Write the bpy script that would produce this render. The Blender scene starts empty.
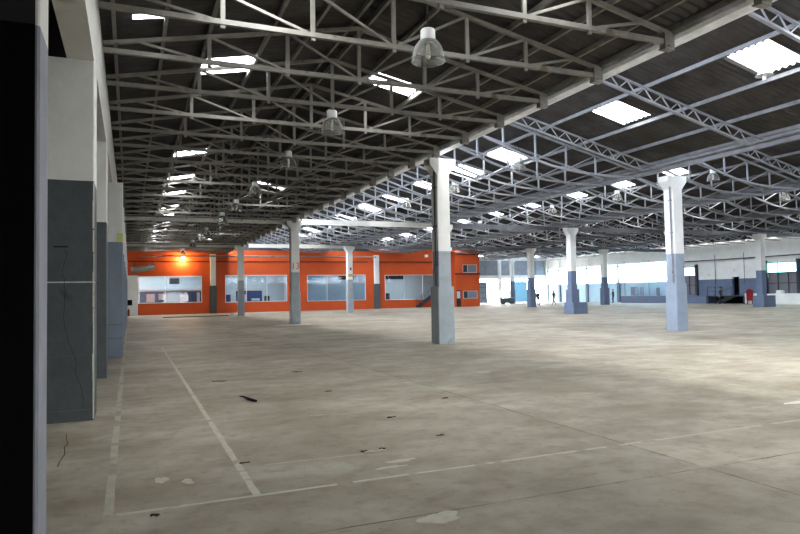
import bpy, math, random
from mathutils import Vector, Matrix
random.seed(7)
SC = bpy.context.scene
COL = SC.collection
PI = math.pi

# ------------------------------------------------------------------ helpers
def lin(r, g, b):
    f = lambda v: (v/255/12.92) if v/255 <= 0.04045 else ((v/255+0.055)/1.055)**2.4
    return (f(r), f(g), f(b), 1.0)

def nd(nt, t, **kw):
    n = nt.nodes.new(t)
    for k, v in kw.items():
        setattr(n, k, v)
    return n

def mat(name, rgb, rough=0.7, var=0.12, scale=3.0, bump=0.0, bscale=40.0, metal=0.0, stretch=(1, 1, 1), dirt=None, spec=0.3):
    m = bpy.data.materials.new(name); m.use_nodes = True
    nt = m.node_tree; b = nt.nodes['Principled BSDF']
    b.inputs['Roughness'].default_value = rough
    b.inputs['Metallic'].default_value = metal
    b.inputs['Specular IOR Level'].default_value = spec
    c = lin(*rgb)
    tc = nd(nt, 'ShaderNodeTexCoord'); mp = nd(nt, 'ShaderNodeMapping'); mp.inputs['Scale'].default_value = stretch
    nt.links.new(tc.outputs['Object'], mp.inputs['Vector'])
    no = nd(nt, 'ShaderNodeTexNoise'); no.inputs['Scale'].default_value = scale; no.inputs['Detail'].default_value = 6
    no.inputs['Roughness'].default_value = 0.65
    nt.links.new(mp.outputs[0], no.inputs['Vector'])
    rp = nd(nt, 'ShaderNodeValToRGB')
    rp.color_ramp.elements[0].position = 0.3; rp.color_ramp.elements[1].position = 0.72
    rp.color_ramp.elements[0].color = tuple(max(0, v*(1-var*1.6)) for v in c[:3]) + (1,)
    rp.color_ramp.elements[1].color = tuple(min(1, v*(1+var)) for v in c[:3]) + (1,)
    nt.links.new(no.outputs['Fac'], rp.inputs['Fac'])
    out = rp.outputs[0]
    if dirt:
        n2 = nd(nt, 'ShaderNodeTexNoise'); n2.inputs['Scale'].default_value = dirt[1]; n2.inputs['Detail'].default_value = 8
        nt.links.new(mp.outputs[0], n2.inputs['Vector'])
        r2 = nd(nt, 'ShaderNodeValToRGB'); r2.color_ramp.elements[0].position = dirt[2]; r2.color_ramp.elements[1].position = dirt[2]+0.08
        nt.links.new(n2.outputs['Fac'], r2.inputs['Fac'])
        mx = nd(nt, 'ShaderNodeMix', data_type='RGBA')
        nt.links.new(r2.outputs[0], mx.inputs['Factor']); nt.links.new(out, mx.inputs['A'])
        mx.inputs['B'].default_value = lin(*dirt[0])
        out = mx.outputs['Result']
    nt.links.new(out, b.inputs['Base Color'])
    if bump:
        n3 = nd(nt, 'ShaderNodeTexNoise'); n3.inputs['Scale'].default_value = bscale; n3.inputs['Detail'].default_value = 4
        nt.links.new(tc.outputs['Object'], n3.inputs['Vector'])
        bp = nd(nt, 'ShaderNodeBump'); bp.inputs['Strength'].default_value = bump; bp.inputs['Distance'].default_value = 0.02
        nt.links.new(n3.outputs['Fac'], bp.inputs['Height']); nt.links.new(bp.outputs[0], b.inputs['Normal'])
    return m

def glow(name, rgb, strength):
    m = bpy.data.materials.new(name); m.use_nodes = True
    nt = m.node_tree; b = nt.nodes['Principled BSDF']
    b.inputs['Base Color'].default_value = lin(*rgb)
    b.inputs['Emission Color'].default_value = lin(*rgb); b.inputs['Emission Strength'].default_value = strength
    return m

def sheetglass(name, rgb, transp, gloss=0.0, translucent=True):
    """clear or milky sheet: part see-through, part diffusing, part mirror"""
    m = bpy.data.materials.new(name); m.use_nodes = True
    nt = m.node_tree; nt.nodes.remove(nt.nodes['Principled BSDF'])
    out = nt.nodes['Material Output']
    tr = nd(nt, 'ShaderNodeBsdfTransparent'); tr.inputs[0].default_value = lin(*rgb)
    tl = nd(nt, 'ShaderNodeBsdfTranslucent' if translucent else 'ShaderNodeBsdfDiffuse'); tl.inputs[0].default_value = lin(*rgb)
    mx = nd(nt, 'ShaderNodeMixShader'); mx.inputs[0].default_value = transp
    nt.links.new(tl.outputs[0], mx.inputs[1]); nt.links.new(tr.outputs[0], mx.inputs[2])
    o = mx.outputs[0]
    if gloss:
        gl = nd(nt, 'ShaderNodeBsdfGlossy'); gl.inputs['Roughness'].default_value = 0.03
        m2 = nd(nt, 'ShaderNodeMixShader'); m2.inputs[0].default_value = gloss
        nt.links.new(o, m2.inputs[1]); nt.links.new(gl.outputs[0], m2.inputs[2]); o = m2.outputs[0]
    nt.links.new(o, out.inputs['Surface'])
    return m

class MB:
    def __init__(s): s.v = []; s.f = []; s.m = []; s.sm = []
    def add(s, vs, fs, mi=0, smooth=False):
        b = len(s.v); s.v += [tuple(v) for v in vs]
        for f in fs:
            s.f.append(tuple(b+i for i in f)); s.m.append(mi); s.sm.append(smooth)
        return s
    def box(s, x0, x1, y0, y1, z0, z1, mi=0, bev=0.0):
        if bev:
            return s.prism([(x0+bev, y0), (x1-bev, y0), (x1, y0+bev), (x1, y1-bev), (x1-bev, y1), (x0+bev, y1), (x0, y1-bev), (x0, y0+bev)], z0, z1, mi)
        vs = [(x, y, z) for z in (z0, z1) for x, y in ((x0, y0), (x1, y0), (x1, y1), (x0, y1))]
        return s.add(vs, [(3, 2, 1, 0), (4, 5, 6, 7), (0, 1, 5, 4), (1, 2, 6, 5), (2, 3, 7, 6), (3, 0, 4, 7)], mi)
    def prism(s, pts, z0, z1, mi=0):
        n = len(pts)
        vs = [(x, y, z0) for x, y in pts] + [(x, y, z1) for x, y in pts]
        return s.add(vs, [tuple(range(n-1, -1, -1)), tuple(range(n, 2*n))] + [(i, (i+1) % n, n+(i+1) % n, n+i) for i in range(n)], mi)
    def yprism(s, pts, y0, y1, mi=0):
        n = len(pts)
        vs = [(x, y0, z) for x, z in pts] + [(x, y1, z) for x, z in pts]
        return s.add(vs, [tuple(range(n)), tuple(range(2*n-1, n-1, -1))] + [(i, n+i, n+(i+1) % n, (i+1) % n) for i in range(n)], mi)
    def xprism(s, pts, x0, x1, mi=0):
        n = len(pts)
        vs = [(x0, y, z) for y, z in pts] + [(x1, y, z) for y, z in pts]
        return s.add(vs, [tuple(range(n-1, -1, -1)), tuple(range(n, 2*n))] + [(i, (i+1) % n, n+(i+1) % n, n+i) for i in range(n)], mi)
    def bar(s, p, q, w, h=None, mi=0, up=(0, 0, 1)):
        """rectangular bar from p to q: w across, h along up"""
        h = h or w; p = Vector(p); q = Vector(q); d = (q-p).normalized()
        u = Vector(up)
        if abs(d.dot(u)) > 0.98: u = Vector((0, 1, 0))
        a = d.cross(u).normalized(); u = a.cross(d)
        vs = [o + a*sx*w/2 + u*sz*h/2 for o in (p, q) for sx, sz in ((-1, -1), (1, -1), (1, 1), (-1, 1))]
        return s.add(vs, [(3, 2, 1, 0), (4, 5, 6, 7), (0, 1, 5, 4), (1, 2, 6, 5), (2, 3, 7, 6), (3, 0, 4, 7)], mi)
    def angle(s, p, q, w, t=0.012, mi=0):
        """steel angle: two thin flanges meeting at an edge"""
        p = Vector(p); q = Vector(q); d = (q-p).normalized(); u = Vector((0, 0, 1))
        if abs(d.dot(u)) > 0.98: u = Vector((1, 0, 0))
        a = d.cross(u).normalized(); u = a.cross(d)
        prof = [(-w/2, -w/2), (w/2, -w/2), (w/2, -w/2+t), (-w/2+t, -w/2+t), (-w/2+t, w/2), (-w/2, w/2)]
        vs = [o + a*x + u*z for o in (p, q) for x, z in prof]
        return s.add(vs, [(5, 4, 3, 2, 1, 0), (6, 7, 8, 9, 10, 11)] + [(i, (i+1) % 6, 6+(i+1) % 6, 6+i) for i in range(6)], mi)
    def tube(s, pts, r, n=10, mi=0, cap=True):
        pts = [Vector(p) for p in pts]; b = []
        for i, p in enumerate(pts):
            d = (pts[min(i+1, len(pts)-1)] - pts[max(i-1, 0)]).normalized()
            u = Vector((0, 0, 1)) if abs(d.z) < 0.95 else Vector((0, 1, 0))
            a = d.cross(u).normalized(); u = a.cross(d)
            rr = r[i] if isinstance(r, (list, tuple)) else r
            b.append([p + a*math.cos(2*PI*k/n)*rr + u*math.sin(2*PI*k/n)*rr for k in range(n)])
        vs = [v for ring in b for v in ring]
        fs = [(i*n+k, i*n+(k+1) % n, (i+1)*n+(k+1) % n, (i+1)*n+k) for i in range(len(pts)-1) for k in range(n)]
        s.add(vs, fs, mi, True)
        if cap:
            s.add(b[0], [tuple(range(n-1, -1, -1))], mi); s.add(b[-1], [tuple(range(n))], mi)
        return s
    def lathe(s, prof, c=(0, 0, 0), n=20, mi=0):
        vs = [(c[0]+r*math.cos(2*PI*k/n), c[1]+r*math.sin(2*PI*k/n), c[2]+z) for r, z in prof for k in range(n)]
        fs = [(i*n+k, i*n+(k+1) % n, (i+1)*n+(k+1) % n, (i+1)*n+k) for i in range(len(prof)-1) for k in range(n)]
        return s.add(vs, fs, mi, True)
    def build(s, name, mats, parent=None, loc=None):
        me = bpy.data.meshes.new(name); me.from_pydata(s.v, [], s.f)
        for m in (mats if isinstance(mats, (list, tuple)) else [mats]): me.materials.append(m)
        me.polygons.foreach_set('material_index', s.m); me.polygons.foreach_set('use_smooth', s.sm)
        me.update()
        o = bpy.data.objects.new(name, me); COL.objects.link(o)
        if parent: o.parent = parent
        if loc: o.location = loc
        return o

def tag(o, label=None, cat=None, group=None, kind=None):
    for k, v in (('label', label), ('category', cat), ('group', group), ('kind', kind)):
        if v: o[k] = v
    return o
def empty(name, loc, label=None, cat=None, group=None, rz=0):
    o = bpy.data.objects.new(name, None); COL.objects.link(o); o.location = loc; o.rotation_euler = (0, 0, rz)
    o.empty_display_size = 0.1
    return tag(o, label, cat, group)
def struct(name, mb, m, parent=None):
    o = mb.build(name, m, parent)
    if not parent: o['kind'] = 'structure'
    return o
def copy_tree(o, parent=None, loc=None):
    c = o.copy(); COL.objects.link(c); c.parent = parent
    if loc is not None: c.location = loc
    for ch in o.children: copy_tree(ch, c)
    return c
ORD = 'zeroth first second third fourth fifth sixth seventh eighth ninth tenth eleventh twelfth thirteenth fourteenth'.split()

# ------------------------------------------------------------------ materials
M_roof = mat('roof_sheet', (74, 72, 71), 0.9, 0.25, 1.2, dirt=((64, 59, 54), 0.6, 0.58), spec=0.1)
M_steel = mat('grey_steel_paint', (122, 119, 111), 0.55, 0.22, 2.5, dirt=((92, 80, 66), 2.5, 0.6))
M_steelb = mat('blue_grey_steel_paint', (136, 138, 141), 0.55, 0.2, 2.5, dirt=((92, 88, 86), 2.5, 0.62))
M_galv = mat('galvanised_sheet', (228, 232, 240), 0.32, 0.2, 6.0, metal=0.85, stretch=(1, 0.4, 1))
M_tie = mat('pale_beam_paint', (205, 203, 194), 0.6, 0.1, 2.0)
M_gutd = mat('dull_grey_steel', (112, 112, 114), 0.6, 0.2, 2.5)
M_white = mat('white_wall_paint', (214, 214, 208), 0.8, 0.06, 1.5, 0.15, 18, dirt=((170, 168, 160), 1.2, 0.66))
M_grey = mat('grey_dado_paint', (146, 154, 158), 0.6, 0.1, 2.0, 0.25, 14, dirt=((122, 130, 134), 1.6, 0.6))
M_greyd = mat('dark_grey_paint', (74, 80, 81), 0.6, 0.15, 2.0, 0.3, 14, dirt=((54, 59, 60), 2.0, 0.58))
M_slatee = mat('light_slate_paint', (136, 147, 160), 0.6, 0.08, 2.0, 0.15, 14)
M_slated = mat('deep_slate_paint', (92, 104, 124), 0.6, 0.08, 2.0, 0.15, 14)
M_slate = mat('slate_blue_paint', (112, 122, 134), 0.6, 0.08, 2.0, 0.15, 14)
M_lilac = mat('pale_lilac_paint', (132, 134, 142), 0.7, 0.12, 2.0, 0.25, 14)
M_black = mat('black_paint_and_shade', (5, 5, 7), 0.8, 0.2, 2.0, 0.2, 12, spec=0.1)
M_charc = mat('charcoal_render_and_shade', (50, 49, 50), 0.9, 0.1, 2.0, spec=0.1)
M_plaster = mat('bare_plaster_edge', (205, 203, 196), 0.9, 0.15, 20.0, 0.4, 60)
M_orange = mat('orange_wall_paint', (188, 76, 28), 0.6, 0.06, 0.8, 0.05, 20)
M_oranged = mat('orange_brown_trim', (92, 42, 20), 0.6, 0.1, 3.0)
M_alu = mat('window_aluminium', (205, 205, 205), 0.4, 0.05, 5.0, metal=0.3)
M_glass = sheetglass('window_glass', (232, 240, 245), 0.985, 0.012)
M_north = sheetglass('north_light_glass', (238, 243, 252), 0.9)
M_northd = sheetglass('dimmed_north_light_glass', (178, 184, 192), 0.9)  # darker tint dims the daylight of the far bays
M_milk = sheetglass('milky_roof_sheet', (246, 248, 250), 0.45)
M_poly = sheetglass('milky_wall_sheet', (190, 210, 225), 0.1)
M_teal = sheetglass('teal_tinted_glass', (165, 222, 216), 0.5)
M_dark = mat('dark_steel', (44, 48, 54), 0.5, 0.15, 4.0)
M_shade = mat('grey_mesh_shutter', (112, 108, 112), 0.6, 0.12, 6.0)
M_blue = mat('navy_panel', (30, 66, 128), 0.5, 0.1, 3.0)
M_bluel = mat('pale_blue_sheet', (128, 180, 205), 0.5, 0.08, 3.0)
M_pale = mat('pale_grey_board', (205, 212, 220), 0.6, 0.05, 3.0)
M_mid = mat('mid_grey_blind', (178, 186, 190), 0.7, 0.05, 3.0)
M_haze = mat('hazed_blue_dado', (160, 190, 205), 0.7, 0.06, 1.0)  # pale blue stands for haze over the far dado
M_red = mat('red_enamel', (128, 14, 24), 0.4, 0.08, 4.0)
M_cable = mat('black_rubber_and_shadow', (22, 22, 24), 0.6, 0.1, 5.0)
M_duct = mat('foil_duct', (150, 146, 138), 0.4, 0.3, 9.0, metal=0.4)
M_skin = mat('skin', (150, 105, 80), 0.6, 0.05, 8.0)
M_hair = mat('black_hair', (20, 17, 16), 0.7, 0.1, 30.0)
M_num = mat('orange_number_paint', (205, 110, 40), 0.6, 0.1, 8.0)
M_line = mat('worn_line_paint', (184, 177, 161), 0.8, 0.12, 3.0, dirt=((150, 141, 124), 3.0, 0.55))
M_linef = mat('very_worn_line_paint', (172, 165, 149), 0.8, 0.12, 3.0, dirt=((146, 137, 120), 3.0, 0.52))
M_patch = mat('pale_patch', (180, 173, 158), 0.85, 0.12, 7.0)
M_bulb = mat('lamp_tube', (225, 222, 210), 0.4, 0.03, 5.0)
M_cap = mat('lamp_housing', (205, 206, 204), 0.45, 0.05, 8.0)
M_conc = mat('outside_concrete', (205, 203, 198), 0.9, 0.08, 0.5)
M_lampon = glow('lit_lamp', (255, 225, 170), 14)
M_tube = glow('office_light', (255, 252, 245), 5)

def bowl_glass():
    m = bpy.data.materials.new('prismatic_bowl'); m.use_nodes = True
    nt = m.node_tree; nt.nodes.remove(nt.nodes['Principled BSDF']); out = nt.nodes['Material Output']
    tr = nd(nt, 'ShaderNodeBsdfTransparent'); tr.inputs[0].default_value = (0.9, 0.9, 0.88, 1)
    df = nd(nt, 'ShaderNodeBsdfTranslucent'); df.inputs[0].default_value = (0.5, 0.5, 0.48, 1)
    d2 = nd(nt, 'ShaderNodeBsdfDiffuse'); d2.inputs[0].default_value = (0.35, 0.35, 0.34, 1)
    a = nd(nt, 'ShaderNodeMixShader'); a.inputs[0].default_value = 0.5
    nt.links.new(df.outputs[0], a.inputs[1]); nt.links.new(d2.outputs[0], a.inputs[2])
    lw = nd(nt, 'ShaderNodeLayerWeight'); lw.inputs[0].default_value = 0.35
    mr = nd(nt, 'ShaderNodeMapRange'); mr.inputs['To Min'].default_value = 0.2; mr.inputs['To Max'].default_value = 0.8
    nt.links.new(lw.outputs['Facing'], mr.inputs['Value'])
    b = nd(nt, 'ShaderNodeMixShader'); nt.links.new(mr.outputs[0], b.inputs[0])
    nt.links.new(tr.outputs[0], b.inputs[1]); nt.links.new(a.outputs[0], b.inputs[2])
    nt.links.new(b.outputs[0], out.inputs['Surface'])
    return m
M_bowl = bowl_glass()

def floor_mat():
    m = bpy.data.materials.new('worn_concrete_floor'); m.use_nodes = True
    nt = m.node_tree; b = nt.nodes['Principled BSDF']; L = nt.links.new
    tc = nd(nt, 'ShaderNodeTexCoord'); P = tc.outputs['Object']
    def noise(scale, detail, stretch=(1, 1, 1), rough=0.6):
        mp = nd(nt, 'ShaderNodeMapping'); mp.inputs['Scale'].default_value = stretch; L(P, mp.inputs['Vector'])
        n = nd(nt, 'ShaderNodeTexNoise'); n.inputs['Scale'].default_value = scale; n.inputs['Detail'].default_value = detail
        n.inputs['Roughness'].default_value = rough; L(mp.outputs[0], n.inputs['Vector']); return n.outputs['Fac']
    def ramp(f, p0, p1, c0=(0, 0, 0, 1), c1=(1, 1, 1, 1)):
        r = nd(nt, 'ShaderNodeValToRGB'); r.color_ramp.elements[0].position = p0; r.color_ramp.elements[1].position = p1
        r.color_ramp.elements[0].color = c0; r.color_ramp.elements[1].color = c1; L(f, r.inputs['Fac']); return r.outputs[0]
    def mix(f, a, bb, mode='MIX'):
        x = nd(nt, 'ShaderNodeMix', data_type='RGBA', blend_type=mode)
        if isinstance(f, float): x.inputs['Factor'].default_value = f
        else: L(f, x.inputs['Factor'])
        for nm, v in (('A', a), ('B', bb)):
            if isinstance(v, tuple): x.inputs[nm].default_value = v
            else: L(v, x.inputs[nm])
        return x.outputs['Result']
    def math_(op, a, bb=None):
        x = nd(nt, 'ShaderNodeMath', operation=op)
        for i, v in enumerate((a, bb)):
            if v is None: continue
            if isinstance(v, (int, float)): x.inputs[i].default_value = v
            else: L(v, x.inputs[i])
        return x.outputs[0]
    base = ramp(noise(0.35, 8), 0.3, 0.7, lin(126, 117, 99), lin(175, 166, 149))
    base = mix(math_('MULTIPLY', ramp(noise(1.1, 8, (1, 1.4, 1)), 0.42, 0.7), 0.65), base, lin(112, 101, 83))      # brown stains
    base = mix(math_('MULTIPLY', ramp(noise(0.6, 7, (1, 1.5, 1)), 0.5, 0.72), 0.5), base, lin(190, 182, 166))    # dusty streaks
    base = mix(math_('MULTIPLY', ramp(noise(5.0, 8), 0.5, 0.68), 0.4), base, lin(104, 95, 80))
    base = mix(math_('MULTIPLY', ramp(noise(26.0, 3), 0.62, 0.7), 0.5), base, lin(84, 77, 66))   # specks
    # slabs: joints every 4.97 m across and 5.9 m along, each slab a little different
    sp = nd(nt, 'ShaderNodeSeparateXYZ'); L(P, sp.inputs[0])
    wob = math_('MULTIPLY', math_('SUBTRACT', noise(2.2, 4), 0.5), 0.03)
    fx = math_('DIVIDE', math_('ADD', math_('SUBTRACT', sp.outputs[0], 5.02), wob), 5.18)
    fy = math_('DIVIDE', math_('ADD', math_('SUBTRACT', sp.outputs[1], 4.53), wob), 5.9)
    def joint(f, size, w):
        fr = math_('ABSOLUTE', math_('SUBTRACT', f, math_('ROUND', f)))
        return math_('LESS_THAN', fr, w/size)
    j = math_('MAXIMUM', joint(fx, 5.18, 0.013), joint(fy, 5.9, 0.01))
    cb = nd(nt, 'ShaderNodeCombineXYZ'); L(math_('FLOOR', fx), cb.inputs[0]); L(math_('FLOOR', fy), cb.inputs[1])
    wn = nd(nt, 'ShaderNodeTexWhiteNoise'); wn.noise_dimensions = '2D'; L(cb.outputs[0], wn.inputs['Vector'])
    tone = nd(nt, 'ShaderNodeMapRange'); tone.inputs['To Min'].default_value = 0.86; tone.inputs['To Max'].default_value = 1.12
    L(wn.outputs['Value'], tone.inputs['Value'])
    vs = nd(nt, 'ShaderNodeVectorMath', operation='SCALE'); L(base, vs.inputs[0]); L(tone.outputs[0], vs.inputs['Scale'])
    jm = math_('MULTIPLY', j, ramp(noise(1.6, 5), 0.35, 0.6))
    col = mix(math_('MULTIPLY', jm, 0.85), vs.outputs[0], lin(62, 56, 48))
    L(col, b.inputs['Base Color'])
    rr = nd(nt, 'ShaderNodeMapRange'); rr.inputs['To Min'].default_value = 0.42; rr.inputs['To Max'].default_value = 0.75
    L(noise(0.8, 6), rr.inputs['Value']); L(rr.outputs[0], b.inputs['Roughness'])
    b.inputs['Specular IOR Level'].default_value = 0.18
    bp = nd(nt, 'ShaderNodeBump'); bp.inputs['Strength'].default_value = 0.12; bp.inputs['Distance'].default_value = 0.01
    L(noise(12, 6), bp.inputs['Height']); L(bp.outputs[0], b.inputs['Normal'])
    return m
M_floor = floor_mat()

# ------------------------------------------------------------------ layout
ROW = [9.4 + 9.95*k for k in range(6)]           # column rows 1..5 and the right wall
YL = [19.3, 38.0, 57.2, 76.4]                    # column lines
Y0, YB, YR = -1.6, 68.5, 82.0                    # front end, orange wall, far end on the right
PAINT = 3.08

# floor
struct('floor', MB().box(-6, 60, Y0-0.4, YR+0.3, -0.3, 0), M_floor)
struct('ground', MB().box(20, 120, YR+0.3, 140, -0.35, -0.05), M_conc)
struct('ground_front', MB().box(-6, 30, -22, Y0-0.4, -0.3, -0.02), M_conc)
struct('ground_side', MB().box(60, 120, -10, YR+0.3, -0.35, -0.05), M_conc)

# ------------------------------------------------------------------ roofs
def z1(x):   # roof of the left bay: a low gable
    return 7.5 - 0.2*abs(x-4.45)
def zk(k):   # saw-tooth roofs: highest over row k, falling to row k+1
    hi = ROW[k-1]
    return lambda x: 6.68 + 0.24*(hi+9.95-x)

LAM = 0.2
def sheet(zf, xs, ya, yb, holes, want=None):
    """corrugated sheet over breakpoints xs; holes = (x0,x1,y0,y1); want=one hole -> only that rectangle"""
    mb = MB(); step = LAM/5
    n = int(round((yb-ya)/step)); ys = [ya+(yb-ya)*i/n for i in range(n+1)]
    if want:
        xs = [want[0], want[1]]; ys = [y for y in ys if want[2]-step*0.5 <= y <= want[3]+step*0.5]
    ny = len(ys)
    vs = [(x, y, zf(x)+0.032*math.sin(2*PI*y/LAM)) for x in xs for y in ys]
    fs = []
    for i in range(len(xs)-1):
        xm = (xs[i]+xs[i+1])/2
        hh = [h for h in holes if h[0] < xm < h[1]] if not want else []
        for j in range(ny-1):
            ym = (ys[j]+ys[j+1])/2
            if any(h[2] < ym < h[3] for h in hh): continue
            fs.append((i*ny+j, (i+1)*ny+j, (i+1)*ny+j+1, i*ny+j+1))
    mb.add(vs, fs, 0, True)
    return mb

# skylight rectangles per bay
SKY1 = []
for y in (14.3, 24.0, 29.0, 33.8, 38.9, 43.4, 48.4, 53.2, 58.2, 62.6): SKY1.append((1.45, 2.6, y, y+1.05, 'L'))
SKY1.append((1.45, 2.6, 8.0, 10.7, 'L')); SKY1.append((5.7, 6.9, 7.8, 9.0, 'R'))  # unseen skylights added to light the near pier and floor
SKY1.append((0.05, 0.55, 11.75, 11.95, 'L'))
for y in (14.7, 30.6, 45.6, 60.6): SKY1.append((5.7, 6.9, y, y+0.8, 'R'))
def sky_mono(k):
    x = ROW[k-1]+5.2
    ys = {1: (10.8, 16.1, 23.2, 26.8, 31.4, 36.0, 40.6, 46.0, 51.0, 56.0, 61.0),
          2: (23.6, 27.4, 31.4, 36.2, 41.0, 46.0, 52.0, 58.0, 63.0)}.get(k, (8.0, 24.5, 30.0, 36.0, 41.3, 47.0, 53.0, 59.0, 65.0))
    return [(x, x+1.35, y, y+1.25) for y in ys] + ([(x, x+3.0, 5.0, 9.6)] if k == 1 else [])  # the wide out-of-view skylight is added to brighten the floor

BAYNAME = {0: 'left bay', 1: 'second bay', 2: 'third bay', 3: 'fourth bay', 4: 'fifth bay', 5: 'right wall bay'}
BAYLOC = {0: 'the left bay', 1: 'the bay right of the centre column', 2: 'the third bay from the left', 3: 'the fourth bay from the left', 4: 'the fifth bay from the left', 5: 'the last bay by the right wall'}

def skylight(zf, ya, yb, h, k, i, extra=''):
    o = sheet(zf, None, ya, yb, [], h[:4]).build('roof_skylight', M_milk)
    near = h[2] < 38
    if h[2] < 10.75:
        tag(o, f'added translucent skylight in the {BAYNAME[k]}{extra}, overhead and just out of view', 'skylight', 'translucent roof skylights'); return
    if near: tag(o, f'white translucent skylight in the {BAYNAME[k]}{extra}, {ORD[i+1]} from the near end', 'skylight', 'translucent roof skylights')
    else: tag(o, f'small far translucent skylight over the {BAYNAME[k]}{extra}', 'skylight', f'far skylights of the {BAYNAME[k]}{extra}')

PUR1 = [-0.25, 0.6, 1.42, 2.63, 3.5, 4.3, 4.62, 5.5, 6.95, 7.8, 8.6, 9.2]
xs1 = sorted(set([-0.6, 0.05, 0.55, 1.45, 2.6, 4.45, 5.7, 6.9, 9.38]))
c1 = struct('ceiling', sheet(z1, xs1, Y0, YB+0.3, SKY1), M_roof)
for x in PUR1:
    z = z1(x)-0.085
    MB().box(x-0.03, x+0.03, Y0, YB, z-0.055, z+0.055).build('purlin', M_steel, c1)
nL = nR = -1
for h in sorted(SKY1, key=lambda h: h[2]):
    if h[4] == 'L': skylight(z1, Y0, YB+0.3, h, 0, nL, ' left slope'); nL += 1
    else: skylight(z1, Y0, YB+0.3, h, 0, nR, ' right slope'); nR += 1
for k in range(1, 6):
    zf = zk(k); a = ROW[k-1]; yb = YB+0.3 if k < 4 else YR+0.3
    H = sky_mono(k)
    if k >= 4: H += [(a+5.2, a+6.55, y, y+1.25) for y in (70.5, 75.5)]
    xs = [a+0.36, a+3.2, a+5.2, a+6.55, a+8.2, a+9.93]
    c = struct('ceiling', sheet(zf, xs, Y0, yb, H), M_roof)
    for dx in (0.5, 1.9, 3.4, 4.95, 6.75, 8.3, 9.7):
        z = zf(a+dx)-0.085
        MB().box(a+dx-0.035, a+dx+0.035, Y0, yb-0.3, z-0.055, z+0.055).build('purlin', M_gutd, c)
    hid = sum(h[2] < 10.75 for h in H)
    for i, h in enumerate(sorted(H, key=lambda h: h[2])): skylight(zf, Y0, yb, h, k, i-hid)
    # north light: glazed upright face above the valley
    zt = zf(a+0.36)-0.03
    wf = MB(); ym = Y0
    wf.box(a+0.36, a+0.44, Y0, yb-0.3, 6.5 if k > 1 else 6.6, 7.05 if k > 1 else 6.72); wf.box(a+0.36, a+0.44, Y0, yb-0.3, zt-0.1, zt)
    wf.box(a+0.37, a+0.43, Y0, yb-0.3, 7.72, 7.78)
    wf.box(a+0.36, a+0.44, Y0, 6.0, 6.5, zt)  # solid stretch closes the near glazing to keep light off the foreground
    y = 6.0
    while y < yb-0.35:
        wf.box(a+0.37, a+0.43, y, y+0.05, 6.6, zt-0.1); y += 0.97
    w = struct('window_%d' % k, wf, M_steelb)
    MB().box(a+0.395, a+0.4, 6.0, yb-0.3, 7.05 if k > 1 else 6.72, zt-0.1).build('pane', M_north if k < 3 else M_northd, w)

# valley gutters
for k in range(1, 6):
    a = ROW[k-1]; yb = YB-0.1 if k < 4 else YR-0.1
    if k == 1:
        prof = [(a-0.2, 6.45), (a-0.2, 6.33), (a-0.14, 6.27), (a+0.03, 6.25), (a+0.1, 6.25), (a+0.1, 6.28), (a+0.06, 6.29), (a+0.06, 6.5), (a+0.03, 6.5), (a+0.03, 6.28), (a-0.12, 6.3), (a-0.16, 6.35), (a-0.16, 6.45)]
    else:
        prof = [(a-0.2, 6.69), (a-0.2, 6.5), (a-0.13, 6.46), (a+0.3, 6.46), (a+0.3, 6.55), (a+0.26, 6.55), (a+0.26, 6.5), (a-0.11, 6.5), (a-0.16, 6.53), (a-0.16, 6.69)]
    g = MB().yprism(prof, Y0, yb)
    if k > 1: g.box(a-0.06, a+0.1, Y0, yb, 6.3, 6.44).box(a-0.02, a+0.06, Y0, yb, 6.44, 6.46)
    g = g.build('roof_gutter', M_galv if k == 1 else M_gutd)
    nm = {1: 'above the centre column', 2: 'over the column row right of centre', 3: 'over the third column row', 4: 'over the fourth column row', 5: 'over the fifth column row'}[k]
    tag(g, f'long galvanised valley gutter running {nm}', 'gutter', 'valley gutters')

# ------------------------------------------------------------------ trusses
def chord(mb, p, q, w): mb.bar(p, q, w, w)
X1 = [-0.42, 1.41, 2.93, 4.45, 5.97, 7.3, 8.9]
def truss_left(parts):
    B = lambda x: (x, 0, 6.2)
    T = lambda x: (x, 0, z1(x)-0.2)
    out = []
    m = MB(); m.bar(B(-0.44), B(9.15), 0.08, 0.085); out.append(('bottom_chord', m))
    m = MB(); m.bar(T(-0.44), T(4.45), 0.075, 0.07); m.bar(T(4.45), T(9.15), 0.075, 0.07); out.append(('top_chord', m))
    for x in X1[1:-1]:
        m = MB(); b = Vector(B(x)); t = Vector(T(x)); m.bar(b-Vector((0, 0, 0.1)), t, 0.075, 0.05, up=(0, 1, 0)); out.append(('vertical', m))
    for i in range(0, 3):
        m = MB(); m.bar(T(X1[i] if i else 0.1), B(X1[i+1]), 0.05, 0.045); out.append(('diagonal', m))
    for i in range(3, 6):
        m = MB(); m.bar(B(X1[i]), T(X1[i+1] if i < 5 else 8.5), 0.05, 0.045); out.append(('diagonal', m))
    m = MB(); m.box(8.95, 9.17, -0.07, 0.07, 6.05, 6.34); m.box(8.99, 9.11, -0.14, 0.14, 6.09, 6.11); out.append(('bearing_bracket', m))
    return out
BOT = [(0.4, 8.15), (1.6, 7.75), (3.0, 7.28), (4.4, 6.8), (5.6, 6.5), (6.8, 6.33), (8.2, 6.26), (9.72, 6.25)]
def zbot(x):
    for (a, za), (b, zb) in zip(BOT, BOT[1:]):
        if x <= b: return za+(zb-za)*(x-a)/(b-a)
    return BOT[-1][1]
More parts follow.
